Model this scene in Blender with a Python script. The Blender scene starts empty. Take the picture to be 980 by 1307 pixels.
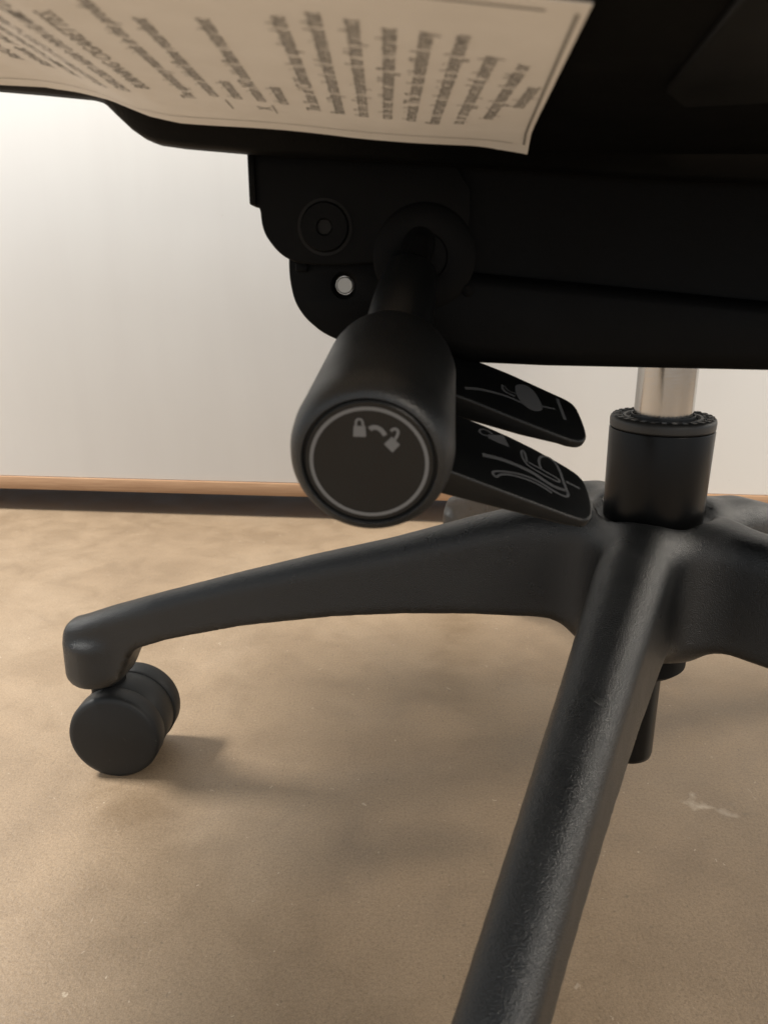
import bpy, bmesh, math, random
import numpy as np
from mathutils import Vector, Matrix
S = bpy.context.scene
COL = S.collection
random.seed(4)

# ---------------------------------------------------------------- camera, light, exposure
cd = bpy.data.cameras.new('camera'); cam = bpy.data.objects.new('camera', cd); COL.objects.link(cam)
cam.location = (0, 0, .295); cam.rotation_euler = (math.radians(90 - 17.5), 0, 0)
cd.sensor_fit = 'HORIZONTAL'; cd.sensor_width = 36; cd.lens = 36
cd.clip_start = .01; cd.clip_end = 50
cd.dof.use_dof = True; cd.dof.focus_distance = .40; cd.dof.aperture_fstop = 30
S.camera = cam

W = bpy.data.worlds.new('World'); S.world = W; W.use_nodes = True
W.node_tree.nodes['Background'].inputs[0].default_value = (.93, .99, 1.04, 1)
W.node_tree.nodes['Background'].inputs[1].default_value = .92

def area(name, loc, target, size, power, color, size_y=None):
    l = bpy.data.lights.new(name, 'AREA'); l.size = size; l.energy = power; l.color = color
    if size_y: l.shape = 'RECTANGLE'; l.size_y = size_y
    o = bpy.data.objects.new(name, l); COL.objects.link(o); o.location = loc
    o.rotation_euler = (Vector(target) - Vector(loc)).to_track_quat('-Z', 'Y').to_euler()
    return o
area('room_lamp_side', (-2.60, .76, 3.25), (-.1, .42, .05), .70, 335, (1, .965, .90))
area('room_lamp_front', (-.45, -1.75, 2.30), (0, .7, .2), .50, 6, (1, .96, .90))
area('room_lamp_behind', (1.02, -1.20, 1.06), (.1, .6, .1), .50, 12, (1, .86, .70))
area('room_lamp_right', (2.10, .60, 1.16), (.15, .40, .15), .34, 26, (1, .90, .76))

S.view_settings.view_transform = 'Standard'; S.view_settings.look = 'None'
S.view_settings.gamma = 1; S.view_settings.exposure = 0
S.view_settings.use_curve_mapping = False

# ---------------------------------------------------------------- materials
def mat(name, color, rough=.5, metal=0, spec=.5):
    m = bpy.data.materials.new(name); m.use_nodes = True
    b = m.node_tree.nodes['Principled BSDF']
    b.inputs['Base Color'].default_value = (*color, 1); b.inputs['Roughness'].default_value = rough
    b.inputs['Metallic'].default_value = metal; b.inputs['Specular IOR Level'].default_value = spec
    return m
def nd(m, t, **kw):
    n = m.node_tree.nodes.new(t)
    for k, v in kw.items(): setattr(n, k, v)
    return n
def lk(m, a, b): m.node_tree.links.new(a, b)
def coords(m, scale=(1, 1, 1)):
    tc = nd(m, 'ShaderNodeTexCoord'); mp = nd(m, 'ShaderNodeMapping'); mp.inputs['Scale'].default_value = scale
    lk(m, tc.outputs['Object'], mp.inputs['Vector']); return mp.outputs[0]
def noise(m, vec, scale, detail=4, rough=.55, dist=0):
    n = nd(m, 'ShaderNodeTexNoise'); n.inputs['Scale'].default_value = scale; n.inputs['Detail'].default_value = detail
    n.inputs['Roughness'].default_value = rough; n.inputs['Distortion'].default_value = dist
    lk(m, vec, n.inputs['Vector']); return n.outputs['Fac']
def ramp(m, fac, stops):
    r = nd(m, 'ShaderNodeValToRGB'); e = r.color_ramp.elements
    while len(e) < len(stops): e.new(.5)
    for i, (p, c) in enumerate(stops):
        e[i].position = p; e[i].color = (*c, 1) if len(c) == 3 else c
    lk(m, fac, r.inputs[0]); return r.outputs[0]
def mix(m, fac, a, b, mode='MIX'):
    x = nd(m, 'ShaderNodeMix', data_type='RGBA', blend_type=mode)
    for sock, v in ((x.inputs[0], fac), (x.inputs[6], a), (x.inputs[7], b)):
        if hasattr(v, 'links'): lk(m, v, sock)
        elif isinstance(v, tuple): sock.default_value = (*v, 1)
        else: sock.default_value = v
    return x.outputs[2]
def bump(m, h, strength, dist=.001):
    b = nd(m, 'ShaderNodeBump'); b.inputs['Strength'].default_value = strength; b.inputs['Distance'].default_value = dist
    lk(m, h, b.inputs['Height']); lk(m, b.outputs[0], m.node_tree.nodes['Principled BSDF'].inputs['Normal'])
def pb(m): return m.node_tree.nodes['Principled BSDF']

def plastic(name, c, rough, grain=1300, gs=.25, dust=.0, spec=.35, scuff=0):
    m = mat(name, (c, c, c), rough, 0, spec)
    v = coords(m); f = noise(m, v, grain, 2, .5); bump(m, f, gs, .0005)
    big = noise(m, v, 35, 4, .6)
    lk(m, ramp(m, big, [(.3, (c * .78, c * .86, c * .92)), (.75, (c * 1.04 + dust, c * 1.14 + dust, c * 1.2 + dust))]), pb(m).inputs['Base Color'])
    if scuff:
        sc = noise(m, coords(m, (1, 1, .5)), 210, 3, .6, 1.0); pr = pb(m).inputs['Base Color'].links[0].from_socket
        lk(m, mix(m, ramp(m, sc, [(.69, (0, 0, 0)), (.76, (scuff,) * 3)]), pr, (.09, .085, .078)), pb(m).inputs['Base Color'])
    lk(m, ramp(m, big, [(.3, (rough - .05,) * 3), (.7, (rough + .07,) * 3)]), pb(m).inputs['Roughness'])
    return m
M = {}
M['base'] = plastic('base_nylon', .0075, .31, 2100, .75, .0015, .5, .14)
M['caster'] = plastic('caster_nylon', .008, .50, 1500, .15, .002, scuff=.35)
M['knob'] = plastic('knob_plastic', .0085, .46, 1500, .35, .0015, .5, .2)
M['cap'] = plastic('knob_cap_plastic', .0055, .42, 1700, .12, .001)
M['lever'] = plastic('lever_plastic', 0.0055, .38, 1600, .15, .001)
M['mech'] = plastic('mechanism_black', 0.0026, .55, 1300, .15, spec=.11)
M['mech_dark'] = plastic('mechanism_dark', 0.002, .6, 1300, .1, spec=.11)
M['pan'] = plastic('seat_shell_plastic', 0.0026, .55, 1200, .2, spec=.11)
M['fabric'] = plastic('seat_fabric', 0.006, .9, 900, .6)
M['sleeve'] = mat('sleeve_black_paint', (.0035, .0035, .0035), .30, 0, .18)
M['collar'] = mat('collar_plastic', (.024, .024, .023), .42, 0, .4)
M['recess_shade'] = mat('recess_shade_black', (.003, .003, .003), .8)  # black standing for the shade in slots, bolt gap and socket
M['print'] = mat('grey_print', (.115, .117, .12), .6)
M['print_dim'] = mat('grey_lever_print', (.085, .087, .091), .6)
M['ink'] = mat('black_ink', (.29, .285, .275), .8)
m = mat('brushed_steel', (.44, .43, .415), .14, 1)
v = coords(m, (60, 60, 900)); f = noise(m, v, 6, 4, .6); bump(m, f, .05, .0003)
lk(m, ramp(m, noise(m, coords(m, (30, 30, 300)), 5, 4), [(.3, (.10,) * 3), (.7, (.2,) * 3)]), pb(m).inputs['Roughness'])
M['steel'] = m
M['pin'] = mat('zinc_pin', (.50, .49, .46), .5, .85)
M['rod'] = mat('rod_black', (.006, .006, .006), .25, 0, .5)
m = mat('label_paper', (.70, .63, .56), .75)
f = noise(m, coords(m), 60, 5, .6)
lk(m, ramp(m, f, [(.3, (.82, .81, .79)), (.7, (.88, .875, .86))]), pb(m).inputs['Base Color']); M['paper'] = m

m = mat('white_laminate', (.8, .78, .74), .38)
v = coords(m, (4, 4, .5)); s1 = noise(m, v, 4, 5, .6, .4)
v2 = coords(m); s2 = noise(m, v2, 3.2, 4, .5)
c1 = ramp(m, s1, [(.35, (.862, .864, .852)), (.62, (.88, .885, .872))])
c2 = ramp(m, s2, [(.35, (.96, .955, .95)), (.65, (1, 1, 1))])
c3 = mix(m, 1.0, c1, c2, 'MULTIPLY')
spk = noise(m, v2, 75, 2, .4)
lk(m, mix(m, ramp(m, spk, [(.80, (0, 0, 0)), (.83, (.5, .5, .5))]), c3, (.45, .42, .38)), pb(m).inputs['Base Color'])
bump(m, s1, .05, .001); M['panel'] = m

m = mat('bare_plywood', (.5, .29, .16), .6)
g = noise(m, coords(m, (3, 30, 90)), 6, 5, .6, .6)
lk(m, ramp(m, g, [(.25, (.30, .165, .085)), (.5, (.40, .235, .13)), (.75, (.47, .295, .17))]), pb(m).inputs['Base Color'])
bump(m, g, .15, .001); M['wood'] = m

m = mat('sealed_concrete', (.35, .28, .2), .5)
v = coords(m)
a = noise(m, v, 5.5, 6, .62, .6); b_ = noise(m, v, 25, 7, .68, .5); c_ = noise(m, v, 260, 3, .6); d_ = noise(m, v, 95, 3, .6)
base = ramp(m, a, [(.28, (.205, .145, .091)), (.5, (.249, .179, .114)), (.74, (.294, .219, .147))])
base = mix(m, .50, base, ramp(m, b_, [(.3, (.72, .70, .68)), (.5, (1, 1, 1)), (.72, (1.2, 1.2, 1.2))]), 'MULTIPLY')
fine = noise(m, v, 620, 3, .7); mid = noise(m, v, 1500, 2, .6)
base = mix(m, .6, base, ramp(m, fine, [(.30, (.66, .64, .62)), (.5, (1, 1, 1)), (.70, (1.22, 1.22, 1.2))]), 'MULTIPLY')
base = mix(m, .5, base, ramp(m, mid, [(.30, (.66, .64, .62)), (.5, (1, 1, 1)), (.70, (1.25, 1.25, 1.25))]), 'MULTIPLY')
base = mix(m, ramp(m, noise(m, v, 210, 3, .6, .5), [(.70, (0, 0, 0)), (.735, (.55, .55, .55))]), base, (.52, .43, .33))
base = mix(m, ramp(m, noise(m, v, 330, 2, .5), [(.70, (0, 0, 0)), (.74, (.6, .6, .6))]), base, (.13, .095, .065))
base = mix(m, ramp(m, noise(m, coords(m, (1, .35, 1)), 120, 3, .6, 1.2), [(.72, (0, 0, 0)), (.75, (.35, .35, .35))]), base, (.50, .42, .33))
M['floor'] = m
FLOORBASE = base
# worn chip in the coating
tc = nd(m, 'ShaderNodeTexCoord'); wob = nd(m, 'ShaderNodeTexNoise'); wob.inputs['Scale'].default_value = 110; wob.inputs['Detail'].default_value = 5
lk(m, tc.outputs['Object'], wob.inputs['Vector'])
def chip(base, centre, r, col, amp=.02, lo=.6, strength=.9):
    ad = nd(m, 'ShaderNodeVectorMath', operation='MULTIPLY_ADD'); ad.inputs[1].default_value = (amp,) * 3
    lk(m, wob.outputs['Color'], ad.inputs[0]); lk(m, tc.outputs['Object'], ad.inputs[2])
    ds = nd(m, 'ShaderNodeVectorMath', operation='DISTANCE'); ds.inputs[1].default_value = (centre[0] + amp / 2, centre[1] + amp / 2, amp / 2)
    lk(m, ad.outputs[0], ds.inputs[0])
    k = ramp(m, ds.outputs['Value'], [(r * lo, (strength,) * 3), (r, (0, 0, 0))])
    return mix(m, k, base, col)
base = chip(base, (.182, .372), .0072, (.50, .41, .31), .034, .1, .8)
base = chip(base, (.196, .368), .0075, (.40, .32, .24), .034, .2, .7)
base = chip(base, (.209, .362), .0045, (.15, .11, .075), .030, .2, .75)
base = chip(base, (.201, .374), .0030, (.17, .125, .085), .030, .2, .6)
lk(m, base, pb(m).inputs['Base Color'])
lk(m, ramp(m, b_, [(.3, (.38,) * 3), (.7, (.58,) * 3)]), pb(m).inputs['Roughness'])
ad = nd(m, 'ShaderNodeMath', operation='ADD'); lk(m, c_, ad.inputs[0]); lk(m, fine, ad.inputs[1]); bump(m, ad.outputs[0], .30, .0008)

# ---------------------------------------------------------------- mesh helpers
def link(name, me, material=None, parent=None, loc=None, smooth=True, angle=40):
    o = bpy.data.objects.new(name, me); COL.objects.link(o)
    if material: me.materials.clear(); me.materials.append(material)
    if smooth:
        me.shade_smooth()
        if angle: me.set_sharp_from_angle(angle=math.radians(angle))
    if parent: o.parent = parent
    if loc: o.location = loc
    return o
def from_data(vs, fs):
    me = bpy.data.meshes.new('m'); me.from_pydata([tuple(map(float, v)) for v in vs], [], fs); me.update()
    bm = bmesh.new(); bm.from_mesh(me); bmesh.ops.remove_doubles(bm, verts=bm.verts, dist=1e-7)
    bmesh.ops.recalc_face_normals(bm, faces=bm.faces); bm.to_mesh(me); bm.free(); return me
def bake(o, mods):
    """apply (type, settings) modifiers to a temporary object, return the mesh"""
    for t, kw in mods:
        md = o.modifiers.new(t, t)
        for k, v in kw.items(): setattr(md, k, v)
    dg = bpy.context.evaluated_depsgraph_get(); dg.update()
    me = bpy.data.meshes.new_from_object(o.evaluated_get(dg), depsgraph=dg)
    bpy.data.objects.remove(o); return me
def bevelled(me, width, seg=3, angle=30):
    o = bpy.data.objects.new('t', me); COL.objects.link(o)
    return bake(o, [('BEVEL', dict(width=width, segments=seg, limit_method='ANGLE', angle_limit=math.radians(angle), harden_normals=False))])
def revolve(profile, n=64):
    """closed solid of revolution round +Z, profile = [(r, z)] from axis to axis"""
    vs, fs, rings = [], [], []
    for r, z in profile:
        if r < 1e-7: rings.append([len(vs)]); vs.append((0, 0, z))
        else:
            rings.append(list(range(len(vs), len(vs) + n)))
            vs += [(r * math.cos(2 * math.pi * i / n), r * math.sin(2 * math.pi * i / n), z) for i in range(n)]
    for a, b in zip(rings, rings[1:]):
        for i in range(n):
            j = (i + 1) % n
            if len(a) == 1 and len(b) == 1: continue
            if len(a) == 1: fs.append((a[0], b[j], b[i]))
            elif len(b) == 1: fs.append((a[i], a[j], b[0]))
            else: fs.append((a[i], a[j], b[j], b[i]))
    return from_data(vs, fs)
def frame(origin, z, up=(0, 0, 1)):
    """matrix whose +Z is z and whose +Y is as near up as can be"""
    z = Vector(z).normalized(); x = Vector(up).cross(z).normalized(); y = z.cross(x)
    return Matrix.Translation(Vector(origin)) @ Matrix((x, y, z)).transposed().to_4x4()
def put(me, mx): me.transform(mx); me.update(); return me
def tube(path, radii, n=40, cap=True):
    P = [Vector(p) for p in path]; vs, fs = [], []
    for i, p in enumerate(P):
        t = (P[min(i + 1, len(P) - 1)] - P[max(i - 1, 0)]).normalized()
        x = Vector((1, 0, 0)); x = (x - t * x.dot(t)).normalized(); y = t.cross(x)
        for k in range(n):
            a = 2 * math.pi * k / n; vs.append(p + (x * math.cos(a) + y * math.sin(a)) * radii[i])
    for i in range(len(P) - 1):
        for k in range(n): fs.append((i * n + k, i * n + (k + 1) % n, (i + 1) * n + (k + 1) % n, (i + 1) * n + k))
    if cap: fs.append(tuple(range(n))[::-1]); fs.append(tuple((len(P) - 1) * n + k for k in range(n)))
    return from_data(vs, fs)
def box(x0, x1, y0, y1, z0, z1):
    vs = [(x, y, z) for x in (x0, x1) for y in (y0, y1) for z in (z0, z1)]
    return from_data(vs, [(0, 1, 3, 2), (4, 6, 7, 5), (0, 4, 5, 1), (2, 3, 7, 6), (0, 2, 6, 4), (1, 5, 7, 3)])
def prism(bottom, top):
    n = len(bottom)
    return from_data(list(bottom) + list(top), [tuple(range(n))[::-1], tuple(range(n, 2 * n))] + [(i, (i + 1) % n, n + (i + 1) % n, n + i) for i in range(n)])
def plate(outline, holes, y0, y1, bev=.0006):
    """flat plate in the X-Z plane between y0 and y1, with round holes (cx, cz, r)"""
    cu = bpy.data.curves.new('c', 'CURVE'); cu.dimensions = '2D'; cu.fill_mode = 'BOTH'
    cu.extrude = (y1 - y0) / 2 - bev; cu.bevel_depth = bev; cu.bevel_resolution = 2
    def spl(pts):
        s = cu.splines.new('POLY'); s.points.add(len(pts) - 1); s.use_cyclic_u = True
        for q, p in zip(s.points, pts): q.co = (p[0], p[1], 0, 1)
    spl(outline)
    for cx, cz, r in holes: spl([(cx + r * math.cos(a), cz + r * math.sin(a)) for a in [2 * math.pi * i / 40 for i in range(40)]])
    o = bpy.data.objects.new('t', cu); COL.objects.link(o)
    me = bake(o, []); me.transform(Matrix(((1, 0, 0, 0), (0, 0, 1, (y0 + y1) / 2), (0, 1, 0, 0), (0, 0, 0, 1)))); me.flip_normals()
    bm = bmesh.new(); bm.from_mesh(me); bmesh.ops.remove_doubles(bm, verts=bm.verts, dist=1e-6); bmesh.ops.recalc_face_normals(bm, faces=bm.faces); bm.to_mesh(me); bm.free()
    return me
def smooth_closed(pts, it=2):
    """Chaikin corner cutting"""
    for _ in range(it):
        q = []
        for a, b in zip(pts, pts[1:] + pts[:1]):
            q += [tuple(.75 * x + .25 * y for x, y in zip(a, b)), tuple(.25 * x + .75 * y for x, y in zip(a, b))]
        pts = q
    return pts
def smooth_open(pts, it=2):
    for _ in range(it):
        q = [pts[0]]
        for a, b in zip(pts, pts[1:]):
            q += [tuple(.75 * x + .25 * y for x, y in zip(a, b)), tuple(.25 * x + .75 * y for x, y in zip(a, b))]
        pts = q + [pts[-1]]
    return pts
def ribbon(pts, w, closed=False):
    """flat strip along 2D points -> (verts2d, faces), w is a width or a (start, end) pair"""
    P = [Vector((p[0], p[1])) for p in pts]; n = len(P); vs, fs = [], []
    for i, p in enumerate(P):
        a = P[(i - 1) % n] if closed or i else P[i]; b = P[(i + 1) % n] if closed or i < n - 1 else P[i]
        t = (b - a).normalized(); nn = Vector((-t.y, t.x))
        ww = w if not isinstance(w, tuple) else w[0] + (w[1] - w[0]) * i / (n - 1)
        vs += [tuple(p + nn * ww / 2), tuple(p - nn * ww / 2)]
    for i in range(n if closed else n - 1):
        j = (i + 1) % n; fs.append((2 * i, 2 * j, 2 * j + 1, 2 * i + 1))
    return vs, fs
class Flat:
    """collects flat print in plane coordinates"""
    def __init__(s): s.v, s.f = [], []
    def add(s, vs, fs): k = len(s.v); s.v += list(vs); s.f += [tuple(i + k for i in f) for f in fs]; return s
    def line(s, pts, w, it=2): return s.add(*ribbon(smooth_open(pts, it) if it else pts, w))
    def loop(s, pts, w, it=2): return s.add(*ribbon(smooth_closed(pts, it), w, True))
    def poly(s, pts): return s.add(pts, [tuple(range(len(pts)))])
    def mesh(s, fn):
        me = bpy.data.meshes.new('m'); me.from_pydata([tuple(fn(*p)) for p in s.v], [], s.f); me.update(); return me

# ---------------------------------------------------------------- the setting
fl = link('floor', from_data([(-4, -4, 0), (4, -4, 0), (4, 4, 0), (-4, 4, 0)], [(0, 1, 2, 3)]), M['floor'], smooth=False)
fl['kind'] = 'structure'
cab = bpy.data.objects.new('white_cabinet', None); COL.objects.link(cab)
cab.location = (-.1111, .908, 0); cab.rotation_euler = (0, 0, -math.atan2(.036, .369))
cab['label'] = 'white laminate cabinet behind the chair with a bare wood strip along its bottom edge'; cab['category'] = 'cabinet'
link('front_panel', bevelled(box(-1.3, 1.3, .002, .018, .0455, .80), .0008, 2), M['panel'], cab)
link('bottom_board', bevelled(box(-1.3, 1.3, 0, .26, .0285, .0450), .0012, 2), M['wood'], cab)
link('side_panel', box(-1.3, -1.282, .0185, .26, .0455, .80), M['panel'], cab)
link('side_panel', box(1.282, 1.3, .0185, .26, .0455, .80), M['panel'], cab)
link('top_board', box(-1.3, 1.3, 0, .26, .8005, .82), M['panel'], cab)
for x in (-1.2, 1.2):
    for y in (.06, .21): link('foot', box(x - .025, x + .025, y - .025, y + .025, 0, .0284), M['mech'], cab)

# ---------------------------------------------------------------- the chair
CX, CY = .129, .352
chair = bpy.data.objects.new('office_chair', None); COL.objects.link(chair); chair.location = (CX, CY, 0)
chair['label'] = 'black swivel office chair on five legged caster base, seen from below the seat'; chair['category'] = 'office chair'
def part(name, me, material, parent=None, **kw):
    o = link(name, me, material, None, **kw); o.parent = parent or chair
    # geometry is modelled in place: cancel the parent's offset
    p = o.parent; off = Vector((0, 0, 0))
    while p: off += p.location; p = p.parent
    o.location = -off
    return o

# --- star base from a blended distance field
LEG_ANG = [170.4, 244.3, 315, 27, 101.8]
def leg_profile(s):
    zt = np.interp(s, [-.05, 0, .020, .034, .062, .085, .1, .127, .168, .212, .258, .29, .305, .33], [.1810, .1810, .1822, .1856, .1834, .1765, .1715, .1625, .1510, .1375, .1225, .1115, .1055, .098])
    zb = np.interp(s, [-.05, .03, .05, .085, .12, .156, .207, .252, .273, .283, .34], [.126, .130, .1312, .1295, .1262, .1212, .1110, .0985, .0905, .0690, .0670])
    w = np.interp(s, [-.05, 0, .06, .115, .187, .24, .31], [.0195, .0185, .0155, .0132, .0110, .0099, .0104])
    return zt, zb, w
ss = np.linspace(-.05, .34, 391); _zt, _zb, _w = leg_profile(ss)
def sm(a, k):
    ker = np.hanning(k); ker /= ker.sum(); return np.convolve(np.pad(a, k // 2, mode='edge'), ker, 'valid')
_zt, _zb, _w = sm(_zt, 17), sm(_zb, 11), sm(_w, 31)
def smin(a, b, k):
    h = np.clip(.5 + .5 * (b - a) / k, 0, 1); return b * (1 - h) + a * h - k * h * (1 - h)
def base_sdf(P):
    x, y, z = P[..., 0], P[..., 1], P[..., 2]
    r = np.hypot(x, y); rr = .007
    qx, qz = r - .036 + rr, np.abs(z - .1510) - .0300 + rr
    D = np.hypot(np.maximum(qx, 0), np.maximum(qz, 0)) + np.minimum(np.maximum(qx, qz), 0) - rr
    for a in LEG_ANG:
        a = math.radians(a); s = x * math.cos(a) + y * math.sin(a); n = -x * math.sin(a) + y * math.cos(a)
        zt, zb, w = np.interp(s, ss, _zt), np.interp(s, ss, _zb), np.interp(s, ss, _w)
        mid, hh = (zt + zb) / 2, (zt - zb) / 2
        u = (z - mid) / np.maximum(hh, .004)
        w = w * (1.0 - .07 * u)
        rad = np.where(z > mid, np.minimum(w * .82, hh * .85), .004)
        qn, qz = np.abs(n) - w + rad, np.abs(z - mid) - hh + rad
        d2 = np.hypot(np.maximum(qn, 0), np.maximum(qz, 0)) + np.minimum(np.maximum(qn, qz), 0) - rad
        # round the nose of the leg
        e = .006
        q1, q2 = np.maximum(d2 + e, 0), np.maximum(s - .317 + e, 0)
        d = np.hypot(q1, q2) + np.minimum(np.maximum(d2, s - .317) + e, 0) - e
        d = np.maximum(d, -s - .005)
        # caster socket under the nose
        c1, c2 = np.hypot(s - .3015, n) - .0146 + .003, np.abs(z - .0785) - .0135 + .003
        d = smin(d, np.hypot(np.maximum(c1, 0), np.maximum(c2, 0)) + np.minimum(np.maximum(c1, c2), 0) - .003, .006)
        D = smin(D, d, .016)
    # round seat for the gas cylinder
    return -smin(-D, np.maximum(r - .0265, .1822 - z), .005)
def surface_nets(f, lo, hi, h):
    ax = [np.arange(a, b + h, h, dtype=np.float32) for a, b in zip(lo, hi)]
    G = np.empty([len(a) for a in ax], np.float32)
    for i in range(0, len(ax[0]), 40):
        X, Y, Z = np.meshgrid(ax[0][i:i + 40], ax[1], ax[2], indexing='ij'); G[i:i + 40] = f(np.stack([X, Y, Z], -1))
    ins = G < 0
    c = np.zeros([n - 1 for n in G.shape], np.uint8)
    for i in (0, 1):
        for j in (0, 1):
            for k in (0, 1): c += ins[i:i + c.shape[0], j:j + c.shape[1], k:k + c.shape[2]]
    act = (c > 0) & (c < 8); idx = np.full(act.shape, -1, np.int64); cells = np.argwhere(act); idx[act] = np.arange(len(cells))
    P = (np.array(lo) + (cells + .5) * h)
    for _ in range(4):   # slide every vertex onto the surface
        d = f(P); e = 4e-4; g = np.stack([(f(P + np.eye(3)[k] * e) - f(P - np.eye(3)[k] * e)) / (2 * e) for k in range(3)], -1)
        gl = np.maximum((g ** 2).sum(-1), .05); P -= np.clip((d / gl), -h, h)[:, None] * g
    F = []
    for axis in range(3):
        a = ins.take(range(ins.shape[axis] - 1), axis); b = ins.take(range(1, ins.shape[axis]), axis)
        E_ = np.argwhere(a != b); u, w = [k for k in range(3) if k != axis]
        ok = (E_[:, u] > 0) & (E_[:, w] > 0) & (E_[:, u] < ins.shape[u] - 1) & (E_[:, w] < ins.shape[w] - 1); E_ = E_[ok]
        flip = a[tuple(E_.T)]
        q = []
        for du, dw in ((-1, -1), (0, -1), (0, 0), (-1, 0)):
            t = E_.copy(); t[:, u] += du; t[:, w] += dw; q.append(idx[tuple(t.T)])
        q = np.stack(q, 1); sw = flip ^ (axis == 1); q[~sw] = q[~sw][:, ::-1]; F.append(q)
    return P, np.concatenate(F)
P_, F_ = surface_nets(base_sdf, (-.335, -.335, .058), (.335, .335, .2), .0026)
me = bpy.data.meshes.new('star_base'); me.vertices.add(len(P_)); me.vertices.foreach_set('co', (P_ + np.array([CX, CY, 0])).astype(np.float32).ravel())
me.loops.add(F_.size); me.loops.foreach_set('vertex_index', F_.astype(np.int32).ravel())
me.polygons.add(len(F_)); me.polygons.foreach_set('loop_start', np.arange(0, F_.size, 4, dtype=np.int32)); me.polygons.foreach_set('loop_total', np.full(len(F_), 4, np.int32))
me.update(calc_edges=True); me.validate()
part('star_base', me, M['base'], angle=None)
link_hub = part('hub_boss', put(revolve([(0, .104), (.021, .104), (.0235, .1065), (.0235, .128), (0, .128)], 48), Matrix.Translation((CX, CY, 0))), M['mech'])

# --- gas lift
T = Matrix.Translation((CX, CY, 0)) @ Matrix.Diagonal((.945, .945, 1, 1))
sl = part('gas_lift_sleeve', put(revolve([(0, .165), (.0238, .165), (.0238, .1745), (.0242, .1765), (.0249, .2246), (.0247, .2252), (.0240, .2255), (.0240, .2260), (0, .2260)], 96), T), M['sleeve'])
part('collar', put(revolve([(.0145, .2258), (.0240, .2258), (.0248, .2262), (.0249, .2290), (.0246, .2302), (.0238, .2309), (.0226, .2311), (.0222, .2305), (.0218, .2305), (.0216, .2309), (.0200, .2309), (.0197, .2303), (.0190, .2303), (.0187, .2309), (.0174, .2309), (.0170, .2298), (.0152, .2296), (.0150, .2318), (.0145, .2318), (.0145, .2258)], 96), T), M['collar'], sl)
ribs = bmesh.new()
for k in range(30):
    a0 = k * math.tau / 30
    bmesh.ops.create_cube(ribs, size=1, matrix=T @ Matrix.Rotation(a0, 4, 'Z') @ Matrix.Translation((.0222, 0, .23075)) @ Matrix.Diagonal((.0030, .0022, .0009, 1)))
rm = bpy.data.meshes.new('ribs'); ribs.to_mesh(rm); ribs.free()
part('collar_ribs', rm, M['collar'], sl, smooth=False)
slots = Flat()
for k in range(12):
    a0 = k * math.tau / 12 + .1
    pts = [(math.cos(a0 + t * .36), math.sin(a0 + t * .36)) for t in np.linspace(0, 1, 7)]
    slots.line([(p[0] * .0208, p[1] * .0208) for p in pts], .0016, 0)
for k in range(5):
    a0 = k * math.tau / 5 + .4
    slots.line([(math.cos(a0 + t * .8) * .0158, math.sin(a0 + t * .8) * .0158) for t in np.linspace(0, 1, 9)], .0009, 0)
part('collar_slot_shade', slots.mesh(lambda x, y: (CX + x * .945, CY + y * .945, .2311 if math.hypot(x, y) > .017 else .2300)), M['recess_shade'], sl, smooth=False)  # flat black arcs painted for the shade inside the slots
part('gas_lift_stem', put(revolve([(0, .222), (.0139, .222), (.0139, .30), (0, .30)], 96), T), M['steel'])
part('lower_tube', put(revolve([(0, .0500), (.0115, .0500), (.0131, .0513), (.0136, .0535), (.0136, .1085), (0, .1085)], 64), T), M['sleeve'])

# --- casters
whl = revolve([(0, 0), (.0236, 0), (.0244, .0003), (.0256, .0006), (.0268, .0014), (.0275, .0034), (.0275, .0126), (.0271, .0132), (.0262, .0136), (0, .0136)], 72)
hood = revolve([(0, 0), (.0262, 0), (.0267, .0008), (.0267, .0188), (.0262, .0196), (0, .0196)], 64)
cs = [None]
def caster(stem, yaw):
    """stem = point under the leg tip; wheel axle along yaw, wheels trail the stem"""
    root = bpy.data.objects.new('caster', None); COL.objects.link(root); root.parent = chair
    root.location = (stem[0] - CX, stem[1] - CY, 0); root.rotation_euler = (0, 0, yaw)
    def sub(name, me, material, mx):
        o = bpy.data.objects.new(name, me); COL.objects.link(o); o.parent = root; o.matrix_local = mx
        if not me.materials: me.materials.append(material); me.shade_smooth(); me.set_sharp_from_angle(angle=math.radians(40))
    R = Matrix.Rotation(math.radians(90), 4, 'X')          # wheel axis -> local -Y
    off = .009
    sub('wheel', whl, M['caster'], Matrix.Translation((off, -.0100, .0275)) @ R @ Matrix.Identity(4) @ Matrix.Rotation(math.pi, 4, 'X') @ Matrix.Translation((0, 0, -.0136)))
    sub('wheel', whl, M['caster'], Matrix.Translation((off, .0100, .0275)) @ Matrix.Rotation(math.radians(-90), 4, 'X') @ Matrix.Rotation(math.pi, 4, 'X') @ Matrix.Translation((0, 0, -.0136)))
    sub('hood', hood, M['caster'], Matrix.Translation((off, .0098, .0275)) @ R)
    if cs[0] is None: cs[0] = revolve([(0, .036), (.0105, .036), (.0105, .0575), (.0098, .0600), (.0056, .0605), (.0056, .085), (0, .085)], 40)
    sub('stem', cs[0], M['mech'], Matrix.Identity(4))
    return root
for a, yaw, back in zip(LEG_ANG, (-3, 60, 200, 120, 95), (.019, 0, 0, 0, .03)):
    a = math.radians(a); caster((CX + .297 * math.cos(a) - .006 * (back > 0) * (back < .02), CY + .297 * math.sin(a) + back), math.radians(yaw))

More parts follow.
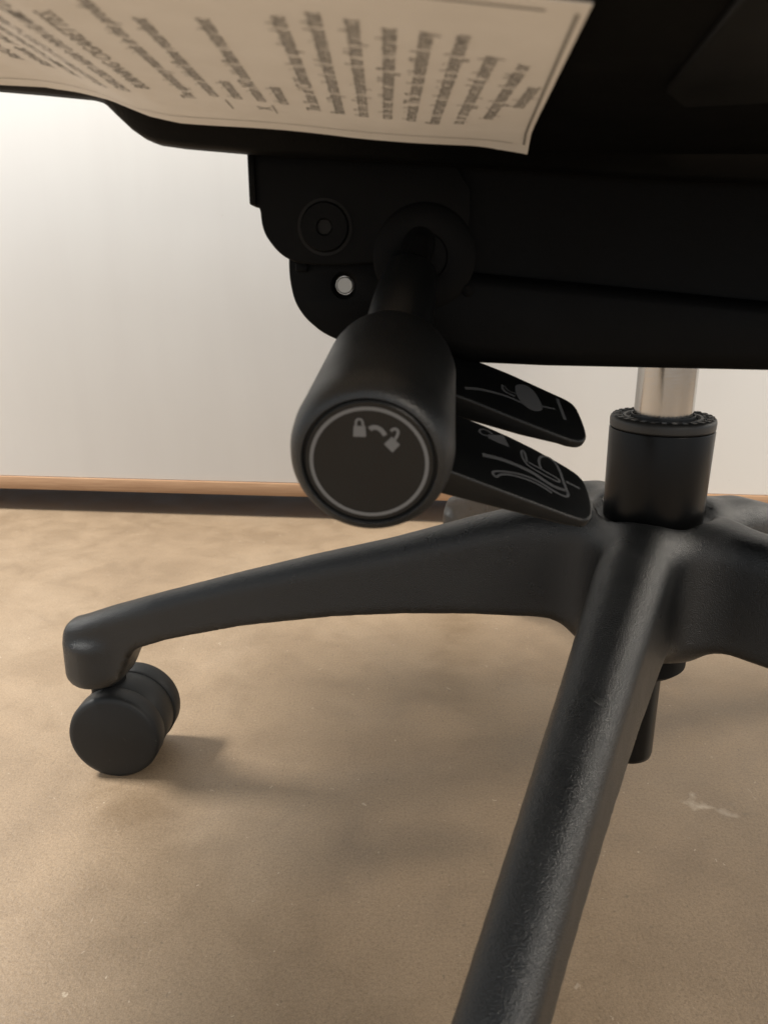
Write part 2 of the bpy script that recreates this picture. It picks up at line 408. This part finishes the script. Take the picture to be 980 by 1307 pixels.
# --- tilt mechanism
mech = part('tilt_mechanism', bpy.data.meshes.new('m'), M['mech'])
bm = bmesh.new(); secs = []
for X, zl, zbm in ((.0050, .2960, .2730), (.012, .2955, .2685), (.022, .2945, .2660), (.0305, .2935, .2634), (.058, .2910, .2622), (.136, .2836, .2606), (.180, .280, .2600), (.215, .277, .2600)):
    r = .004
    sec = [(.2765, .334), (.2762, zl + .003), (.2758, zl + .0008), (.2735, zl), (.2718, zl - .0012), (.2712, zl - .004), (.2712, zbm + .007), (.2722, zbm + .003), (.2745, zbm + .0008), (.280, zbm), (.42, zbm), (.43, zbm + .008), (.43, .334)]
    secs.append([bm.verts.new((X, y, z)) for y, z in sec])
for a, b in zip(secs, secs[1:]):
    for i in range(len(a)): j = (i + 1) % len(a); bm.faces.new((a[i], a[j], b[j], b[i]))
bm.faces.new(secs[0][::-1]); bm.faces.new(secs[-1]); bmesh.ops.recalc_face_normals(bm, faces=bm.faces); bm.to_mesh(mech.data); bm.free()
mech.data.shade_smooth(); mech.data.set_sharp_from_angle(angle=math.radians(50))
up = [(-.0436, .333), (-.0435, .3233), (-.0431, .3162), (-.0426, .3155), (-.0403, .3153), (-.0400, .3099), (-.0393, .3072), (-.0381, .3050), (-.0351, .3012), (-.0314, .2987), (-.026, .2973), (-.0135, .2971), (-.002, .2980), (.012, .2985), (.028, .2985), (.028, .333)]
part('hinge_plate', plate(smooth_closed(up, 2), [], .2715, .2765), M['mech'], mech)
K = 1.022
lw = [(x * K, .295 + (z - .295) * K) for x, z in [(-.0314, .302), (-.0316, .2949), (-.0313, .2912), (-.0306, .2872), (-.0297, .2844), (-.0281, .2816), (-.0264, .2794), (-.0246, .2777), (-.0203, .2742), (-.010, .270), (.006, .2690), (.018, .2690), (.018, .302)]]
HX, HZ = -.0135 * K, .295 - .005 * K
part('hinge_bracket', plate(smooth_closed(lw, 2), [(HX, HZ, .0049)], .2785, .2825), M['mech'], mech)
br = Matrix.Translation((HX, .2825, HZ)) @ Matrix.Rotation(math.radians(90), 4, 'X')
part('bushing', put(revolve([(.00315, 0), (.0049, 0), (.0049, .0026), (.0046, .0029), (.0036, .0020), (.00315, .0018), (.00315, 0)], 40), br), M['mech_dark'], mech)
disc_pin = part('hinge_pin', put(revolve([(0, -.004), (.0030, -.004), (.0030, .0010), (.0026, .0014), (0, .0014)], 40), br), M['pin'], mech)
part('spring_clip', bevelled(box(-.0302, -.0262, .2755, .2783, .2945, .2975), .0004, 2), M['mech_dark'], mech)
far = [(x, z) for x, z in up]
far = [(x, max(z, .304)) for x, z in up]
part('hinge_plate', plate(far, [], .424, .429), M['mech'], mech)
part('edge_tab', bevelled(box(-.0441, -.0418, .2700, .2790, .3153, .333), .0008, 2), M['mech'], mech)
Ry = Matrix.Rotation(math.radians(90), 4, 'X')
def disc(name, x, z, y, prof, material, parent, n=64): return part(name, put(revolve(prof, n), Matrix.Translation((x, y, z)) @ Ry), material, parent)
bolt = disc('pivot_bolt', -.0196, .3086, .2712, [(0, 0), (.0079, 0), (.0079, .0016), (.0074, .0022), (.0028, .0022), (.0026, .0020), (.0026, .0006), (0, .0006)], M['mech'], mech)
disc('bolt_gap_shade', -.0196, .3086, .2712, [(.0080, 0), (.0090, 0), (.0090, .0005), (.0080, .0005), (.0080, 0)], M['recess_shade'], mech)  # raised black ring painted for the shade round the bolt head
disc('bolt_socket_shade', -.0196, .3086, .2704, [(0, 0), (.0025, 0), (.0025, .00035), (0, .00035)], M['recess_shade'], mech, 6)  # black hex painted for the shade in the bolt's socket
disc('rod_boss', .0135, .2992, .2712, [(0, -.006), (.0172, -.006), (.0172, .0002), (.0160, .0009), (.0095, .0012), (.0078, .0008), (.0074, .0002), (0, .0002)], M['mech'], mech)
disc('cover_screw', .0285, .2885, .2712, [(0, -.001), (.0022, -.001), (.0022, .0004), (.0018, .0007), (0, .0007)], M['mech_dark'], mech, 24)

# --- tension knob on its bent rod
A0, A1 = Vector((.0025, .2451, .2644)), Vector((-.0036, .1770, .2512))
ax = (A1 - A0).normalized(); L = (A1 - A0).length
KM = frame(A0, ax)
part('knob_rod', tube(smooth_open([(.0122, .2760, .3060), (.0118, .272, .3035), (.0104, .268, .2990), (.0088, .2635, .2938)], 2), [.0056] * 16, 40), M['rod'])
kn = part('tension_knob', put(revolve([(0, -.001), (.0160, -.001), (.0188, .0001), (.0198, .0022), (.0202, .0060), (.0202, .018), (.0203, .052), (.0204, .0590), (.0201, .0630), (.0194, .0662), (.0184, .0684), (.0172, .0694), (.0164, .0696), (.0161, .0692), (.0160, .0680), (0, .0680)], 128), KM), M['knob'], angle=60)
sp = smooth_open([(.0092, .2643, .2948), (.0078, .2600, .2895), (.0055, .252, .2813), (.0030, .2440, .2690)], 3)
part('knob_neck', tube(sp, [float(np.interp(i / (len(sp) - 1), [0, .04, 1], [.0072, .0083, .0118])) for i in range(len(sp))], 48), M['lever'])
part('cap', put(revolve([(0, .0680), (.01565, .0680), (.01565, .0689), (.0152, .0693), (0, .0693)], 96), KM), M['cap'], kn)
def kpix(px, py):      # millimetres on the cap face, taken from the photo
    return ((px - 470) * .000163, -(py - 600) * .000183)
kz = L - .00022
def on_cap(x, y): return KM @ Vector((x, y, .06942))
ring = Flat(); ring.loop([(.0138 * math.cos(t), .0138 * math.sin(t)) for t in np.linspace(0, math.tau, 120, endpoint=False)], .0009, 0)
part('printed_ring', ring.mesh(on_cap), M['print'], kn, smooth=False)
lockp = Flat()
lockp.poly([kpix(*p) for p in [(449.5, 548), (466.5, 548), (467, 563), (448.5, 563)]])
lockp.line([kpix(*p) for p in [(453, 549), (453, 543), (455, 539.5), (458, 539), (461, 539.5), (463, 543), (463, 549)]], .00055)
part('closed_lock_print', lockp.mesh(on_cap), M['print'], kn, smooth=False)
arc = Flat(); arc.line([kpix(*p) for p in [(472.5, 552.5), (477, 549.5), (484, 550), (490, 554), (494.5, 560.5)]], (.0012, .0011))
part('arc_print', arc.mesh(on_cap), M['print'], kn, smooth=False)
ol = Flat()
ol.poly([kpix(*p) for p in [(504, 562), (515.5, 573), (504.5, 584), (492.5, 572.5)]])
ol.line([kpix(*p) for p in [(507.5, 567), (511.5, 561), (513.5, 556), (511.5, 552), (507, 551), (502.5, 554.5)]], .0007)
part('open_lock_print', ol.mesh(on_cap), M['print'], kn, smooth=False)

# --- the two paddle levers
def lever(o, eu, ev, n, outline, thick, name='lever'):
    o, eu, ev, n = map(Vector, (o, eu, ev, n)); mm = .001
    top = [o + eu * u * mm + ev * v * mm for u, v in outline]
    bot = [p - n * mm * float(np.interp(u, *thick)) for p, (u, v) in zip(top, outline)]
    lv = part(name, bevelled(prism(bot, top), .0011, 4, 35), M['lever'], angle=60)
    return lv, (lambda u, v: o + eu * u * mm + ev * v * mm + n * .00012)
upl, fu = lever((.0285, .2531, .2542), (.9593, .1168, -.2569), (0, .9104, .4138), (.2822, -.397, .8734),
    [(0, 0), (7.8, -2.1), (19.1, -5.2), (31.2, -8.2)] + smooth_open([(34.5, -8.9), (38.6, -8.6), (41.4, -5.5), (42.1, -.5), (41.8, 8.5), (41.0, 14.0), (38.0, 16.6), (34.5, 17.8)], 2) + [(26, 21), (17.1, 24.3), (8.3, 26.6), (-2.8, 29), (-20, 34), (-22, 4)],
    ([-20, 0, 19, 31, 42], [9, 8.3, 5.9, 3.8, 3.2]))
lol, fw = lever((.0205, .2221, .2376), (.9514, .1216, -.2829), (0, .9187, .395), (.3079, -.3758, .874),
    [(-8, 1.6), (0, 0), (16.9, -3.2), (30.5, -5.6)] + smooth_open([(38, -6.9), (43.0, -7.3), (45.5, -4.5), (46.6, -.5), (47.2, 4), (47.3, 12), (45.8, 16.3), (42.0, 19.2), (38.4, 21.2)], 2) + [(30.6, 25.1), (22.3, 28.3), (14, 30.7), (1.7, 33.4), (-12, 36.5), (-22, 38), (-22, 25), (-14, 18)],
    ([-20, 0, 16, 42, 47], [10, 9.4, 7.2, 3.6, 3.2]))
g = Flat()
g.line([(-1.43, 6.1), (3.56, 7.9), (10.44, 8.2), (14.95, 7.6), (19.6, 5.9)], (1.7, 1.0))
g.line([(13.2, 14.6), (12.8, 12.2), (13.6, 10.2), (17.17, 9.2)], 1.0); g.line([(13.9, 14.4), (14.4, 12.0), (18.2, 10.8)], .45)
g.poly(smooth_closed([(18.28, 17.4), (22.75, 19), (25.6, 15.6), (27.2, 7.84), (26.4, 3.8), (22.38, 2.4), (19.2, 5.2), (17.5, 11)], 2))
g.line([(26.3, 7.0), (31.86, 7.5)], 1.0); g.line([(33.94, 14.9), (34.57, 2.26)], 1.3)
part('seat_height_print', g.mesh(fu), M['print_dim'], upl, smooth=False)
g = Flat()
g.poly([(14.2, 25.4), (19.9, 27.3), (21.3, 21.3), (16.9, 22.2), (13.9, 23.2)])
g.line([(14.23, 24.6), (12.0, 24.3), (11.0, 25.6), (11.7, 27.4), (13.79, 27.9), (15.9, 26.4)], .8)
part('lock_print', g.mesh(fw), M['print_dim'], lol, smooth=False)
g = Flat()
g.line([(10.8, 12.9), (17.19, 13.3), (23.32, 12.1), (28.21, 10.2), (31.48, 7.6), (34.94, 5.6), (38.17, 5.6)], (1.9, 1.3))
g.line([(14.9, 3.0), (13.5, 3.4), (13.3, 5.4), (17.3, 7.0), (23.23, 7.9), (28.83, 6.8), (33.21, 3.8), (36.71, 2.1), (38.6, 2.5), (39.0, 5.0)], .95)
g.line([(14.7, 3.3), (16.2, 5.0), (18.4, 5.9), (23.02, 6.3), (28.46, 5.2), (32.96, 2.3)], .9)
g.line([(31.2, 14.0), (31.0, 17.85), (32.2, 21.0), (35.6, 21.9), (38.1, 18.0), (38.5, 8.0), (38.9, 4.2)], 1.0)
g.line([(26.6, 15.6), (26.6, 21.0), (25.6, 21.6), (25.0, 18.7), (25.9, 14.4), (28.5, 12.4), (36.4, 8.7), (37.0, 9.6), (36.8, 10.8), (31.3, 13.6), (27.2, 15.6)], .8)
g.line([(39.4, 10.4), (43.9, 8.5)], 1.0)
part('tilt_lock_print', g.mesh(fw), M['print_dim'], lol, smooth=False)

# --- seat shell, cushion; unseen front stretched long so its shadow reaches further left
rimX = [-.50, -.40, -.30, -.20, -.14, -.1199, -.1053, -.0883, -.0850, -.0815, -.0770, -.0740, -.0700, -.0624, -.0425, 0, .04, .085, .14, .30, .44]
rimZ = [.425, .405, .378, .358, .3496, .3478, .3467, .3452, .3432, .3397, .3356, .3338, .3325, .3315, .3299, .3276, .3255, .3225, .3205, .318, .318]
labX = [-.50, -.40, -.30, -.20, -.14, -.1168, -.1018, -.0918, -.0819, -.0757, -.0695, -.0599, -.0388, -.009, .0243, .0329, .06, .44]
labZ = [.436, .415, .385, .366, .353, .3494, .3480, .3463, .3440, .3417, .3394, .3373, .3351, .3320, .3291, .3284, .328, .328]
xs = np.unique(np.concatenate([np.linspace(-.46, .33, 61), np.linspace(-.12, .0, 49)]))
rz = lambda X: float(np.interp(X, rimX, rimZ)); lz = lambda X: float(np.interp(X, labX, labZ))
vs, fs, W_ = [], [], None
for X in xs:
    r, l = rz(X), lz(X) + .0009
    r = min(r, l - .0006)
    sec = [(.085, l + .035), (.088, l + .012), (.096, l + .003), (.108, l), (.200, l), (.250, l), (.2555, l - .0002), (.2590, r + .0012), (.2615, r + .0002), (.2665, r), (.2688, r + .0016), (.2700, r + .008), (.2720, r + .016), (.30, r + .028), (.45, r + .060), (.60, r + .105), (.61, r + .16), (.09, l + .10)]
    W_ = len(sec); vs += [(X, y, z) for y, z in sec]
for i in range(len(xs) - 1):
    for k in range(W_): fs.append((i * W_ + k, i * W_ + (k + 1) % W_, (i + 1) * W_ + (k + 1) % W_, (i + 1) * W_ + k))
fs.append(tuple(range(W_))); fs.append(tuple((len(xs) - 1) * W_ + k for k in range(W_)))
shell = part('seat_shell', from_data(vs, fs), M['pan'], angle=50)
part('lit_recess_patch', bevelled(prism([(.0548, .1668, .3276), (.0630, .1800, .3276), (.090, .172, .3276), (.105, .110, .3276), (.045, .110, .3276)], [(.0548, .1668, .3295), (.0630, .1800, .3295), (.090, .172, .3295), (.105, .110, .3295), (.045, .110, .3295)]), .0008, 3), M['cap'], shell)  # raised patch in lighter plastic, painting the light caught in a recess
cu = box(-.46, .33, .10, .60, .445, .50)
for v_ in cu.vertices: v_.co.z += .03 * max(0, -v_.co.x / .36)
part('seat_cushion', bevelled(cu, .02, 4), M['fabric'])

# --- paper label under the seat
farX = [-.19, -.1168, -.1018, -.0918, -.0819, -.0757, -.0695, -.0599, -.0388, -.009, .0243, .0329, .0400]
farY = [.266, .262, .260, .258, .256, .254, .252, .250, .247, .243, .238, .236, .2345]
def label_z(X, Y):
    z = lz(X) - .0003
    c = max(0, (X - .024) / .016) * max(0, (Y - .19) / .045)
    z -= .0022 * c ** 1.6
    z -= .0007 * (.5 + .5 * math.sin(X * 95 + 1.0)) * max(0, (Y - .20) / .05)
    return z
NU, NV = 120, 40; vs, fs = [], []
def label_xy(u, v):
    xr = float(np.interp(v, [0, .6, .8, 1], [.0276, .0345, .0368, .0400]))
    X = -.19 + (xr + .19) * u; yf = float(np.interp(X, farX, farY)); yn = .117 - .006 * (1 - u)
    return X, yn + (yf - yn) * v
for i in range(NU + 1):
    for j in range(NV + 1):
        X, Y = label_xy(i / NU, j / NV); vs.append((X, Y, label_z(X, Y)))
for i in range(NU):
    for j in range(NV): a = i * (NV + 1) + j; fs.append((a, a + 1, a + NV + 2, a + NV + 1))
me = from_data(vs, fs)
if me.polygons[0].normal.z > 0: me.flip_normals()
o = bpy.data.objects.new('t', me); COL.objects.link(o)
lab = part('law_label', bake(o, [('SOLIDIFY', dict(thickness=.00022, offset=-1))]), M['paper'], angle=60)
def on_label(X, Y): return (X, Y, label_z(X, Y) - .00012)
bd = Flat()
def along(fn, n): return [fn(t) for t in np.linspace(0, 1, n)]
bd.line(along(lambda t: (lambda q: (q[0], q[1] - .0115))(label_xy(.02 + .955 * t, 1)), 160), .00042, 0)
bd.line(along(lambda t: label_xy(.02 + .953 * t, .033), 120), .0006, 0)
bd.line(along(lambda t: (label_xy(1, .033 + .88 * t)[0] - .0014, label_xy(1, .033 + .88 * t)[1]), 40), .0006, 0)
part('printed_border', bd.mesh(on_label), M['ink'], lab, smooth=False)
# text: lines run towards the camera, successive lines run to the right
rows = [  # baseline x, start y, length, text
    (.0300, .184, .020, 'development.'), (.0254, .199, .050, 'impacting human health or'), (.0194, .208, .062, 'to, or strongly suspected of, adversely'),
    (.0136, .211, .075, 'flame retardant chemicals as being known'), (.0078, .210, .074, 'chemicals. The State has identified many'), (.0020, .2100, .074, 'can be met without adding flame retardant'),
    (-.0038, .2105, .077, 'the fire safety requirements for this product'), (-.0096, .2100, .078, 'flammability standard and determined that'), (-.0154, .2100, .074, 'The State of California has updated the'),
    (-.0228, .2060, .018, 'chemicals'), (-.0282, .2060, .064, 'contain NO added flame retardant'), (-.0338, .2060, .018, 'chemicals'), (-.0395, .2060, .060, 'contain added flame retardant'),
    (-.0462, .2120, .076, 'The upholstery materials in this product:'),
    (-.0560, .2060, .058, 'BURNING CIGARETTES.'), (-.0630, .2140, .082, 'EXERCISED NEAR OPEN FLAME OR WITH'), (-.0700, .2180, .088, 'BULLETIN 117-2013. CARE SHOULD BE'), (-.0765, .2190, .088, 'HOME FURNISHINGS TECHNICAL'),
    (-.0830, .2190, .086, 'REPAIR, HOME FURNISHINGS AND'), (-.0905, .2190, .086, 'REQUIREMENTS OF BUREAU OF'), (-.0980, .2190, .086, 'MEETS THE FLAMMABILITY'), (-.1055, .2190, .08, 'THIS ARTICLE'), (-.115, .212, .06, 'NOTICE')]
def text_mesh(body):
    cu = bpy.data.curves.new('t', 'FONT'); cu.body = body; cu.resolution_u = 2; cu.offset = .002
    o = bpy.data.objects.new('t', cu); COL.objects.link(o); return bake(o, [])
tx = Flat()
def put_text(bx, y0, length, body, size):
    me = text_mesh(body); co = np.array([v.co for v in me.vertices])
    x0, x1 = co[:, 0].min(), co[:, 0].max(); k = length / (x1 - x0)
    tx.add([(bx - p[1] * size, y0 - (p[0] - x0) * k) for p in co], [tuple(p.vertices) for p in me.polygons])
for bx, y0, ln, body in rows: put_text(bx, y0, ln, body, .0051)
put_text(-.0282, .2165, .0042, 'X', .0051)
tx.line([(-.0274, .2195), (-.0274, .2090)], .00035, 0); tx.line([(-.0387, .2195), (-.0387, .2090)], .00035, 0)
part('printed_text', tx.mesh(on_label), M['ink'], lab, smooth=False)
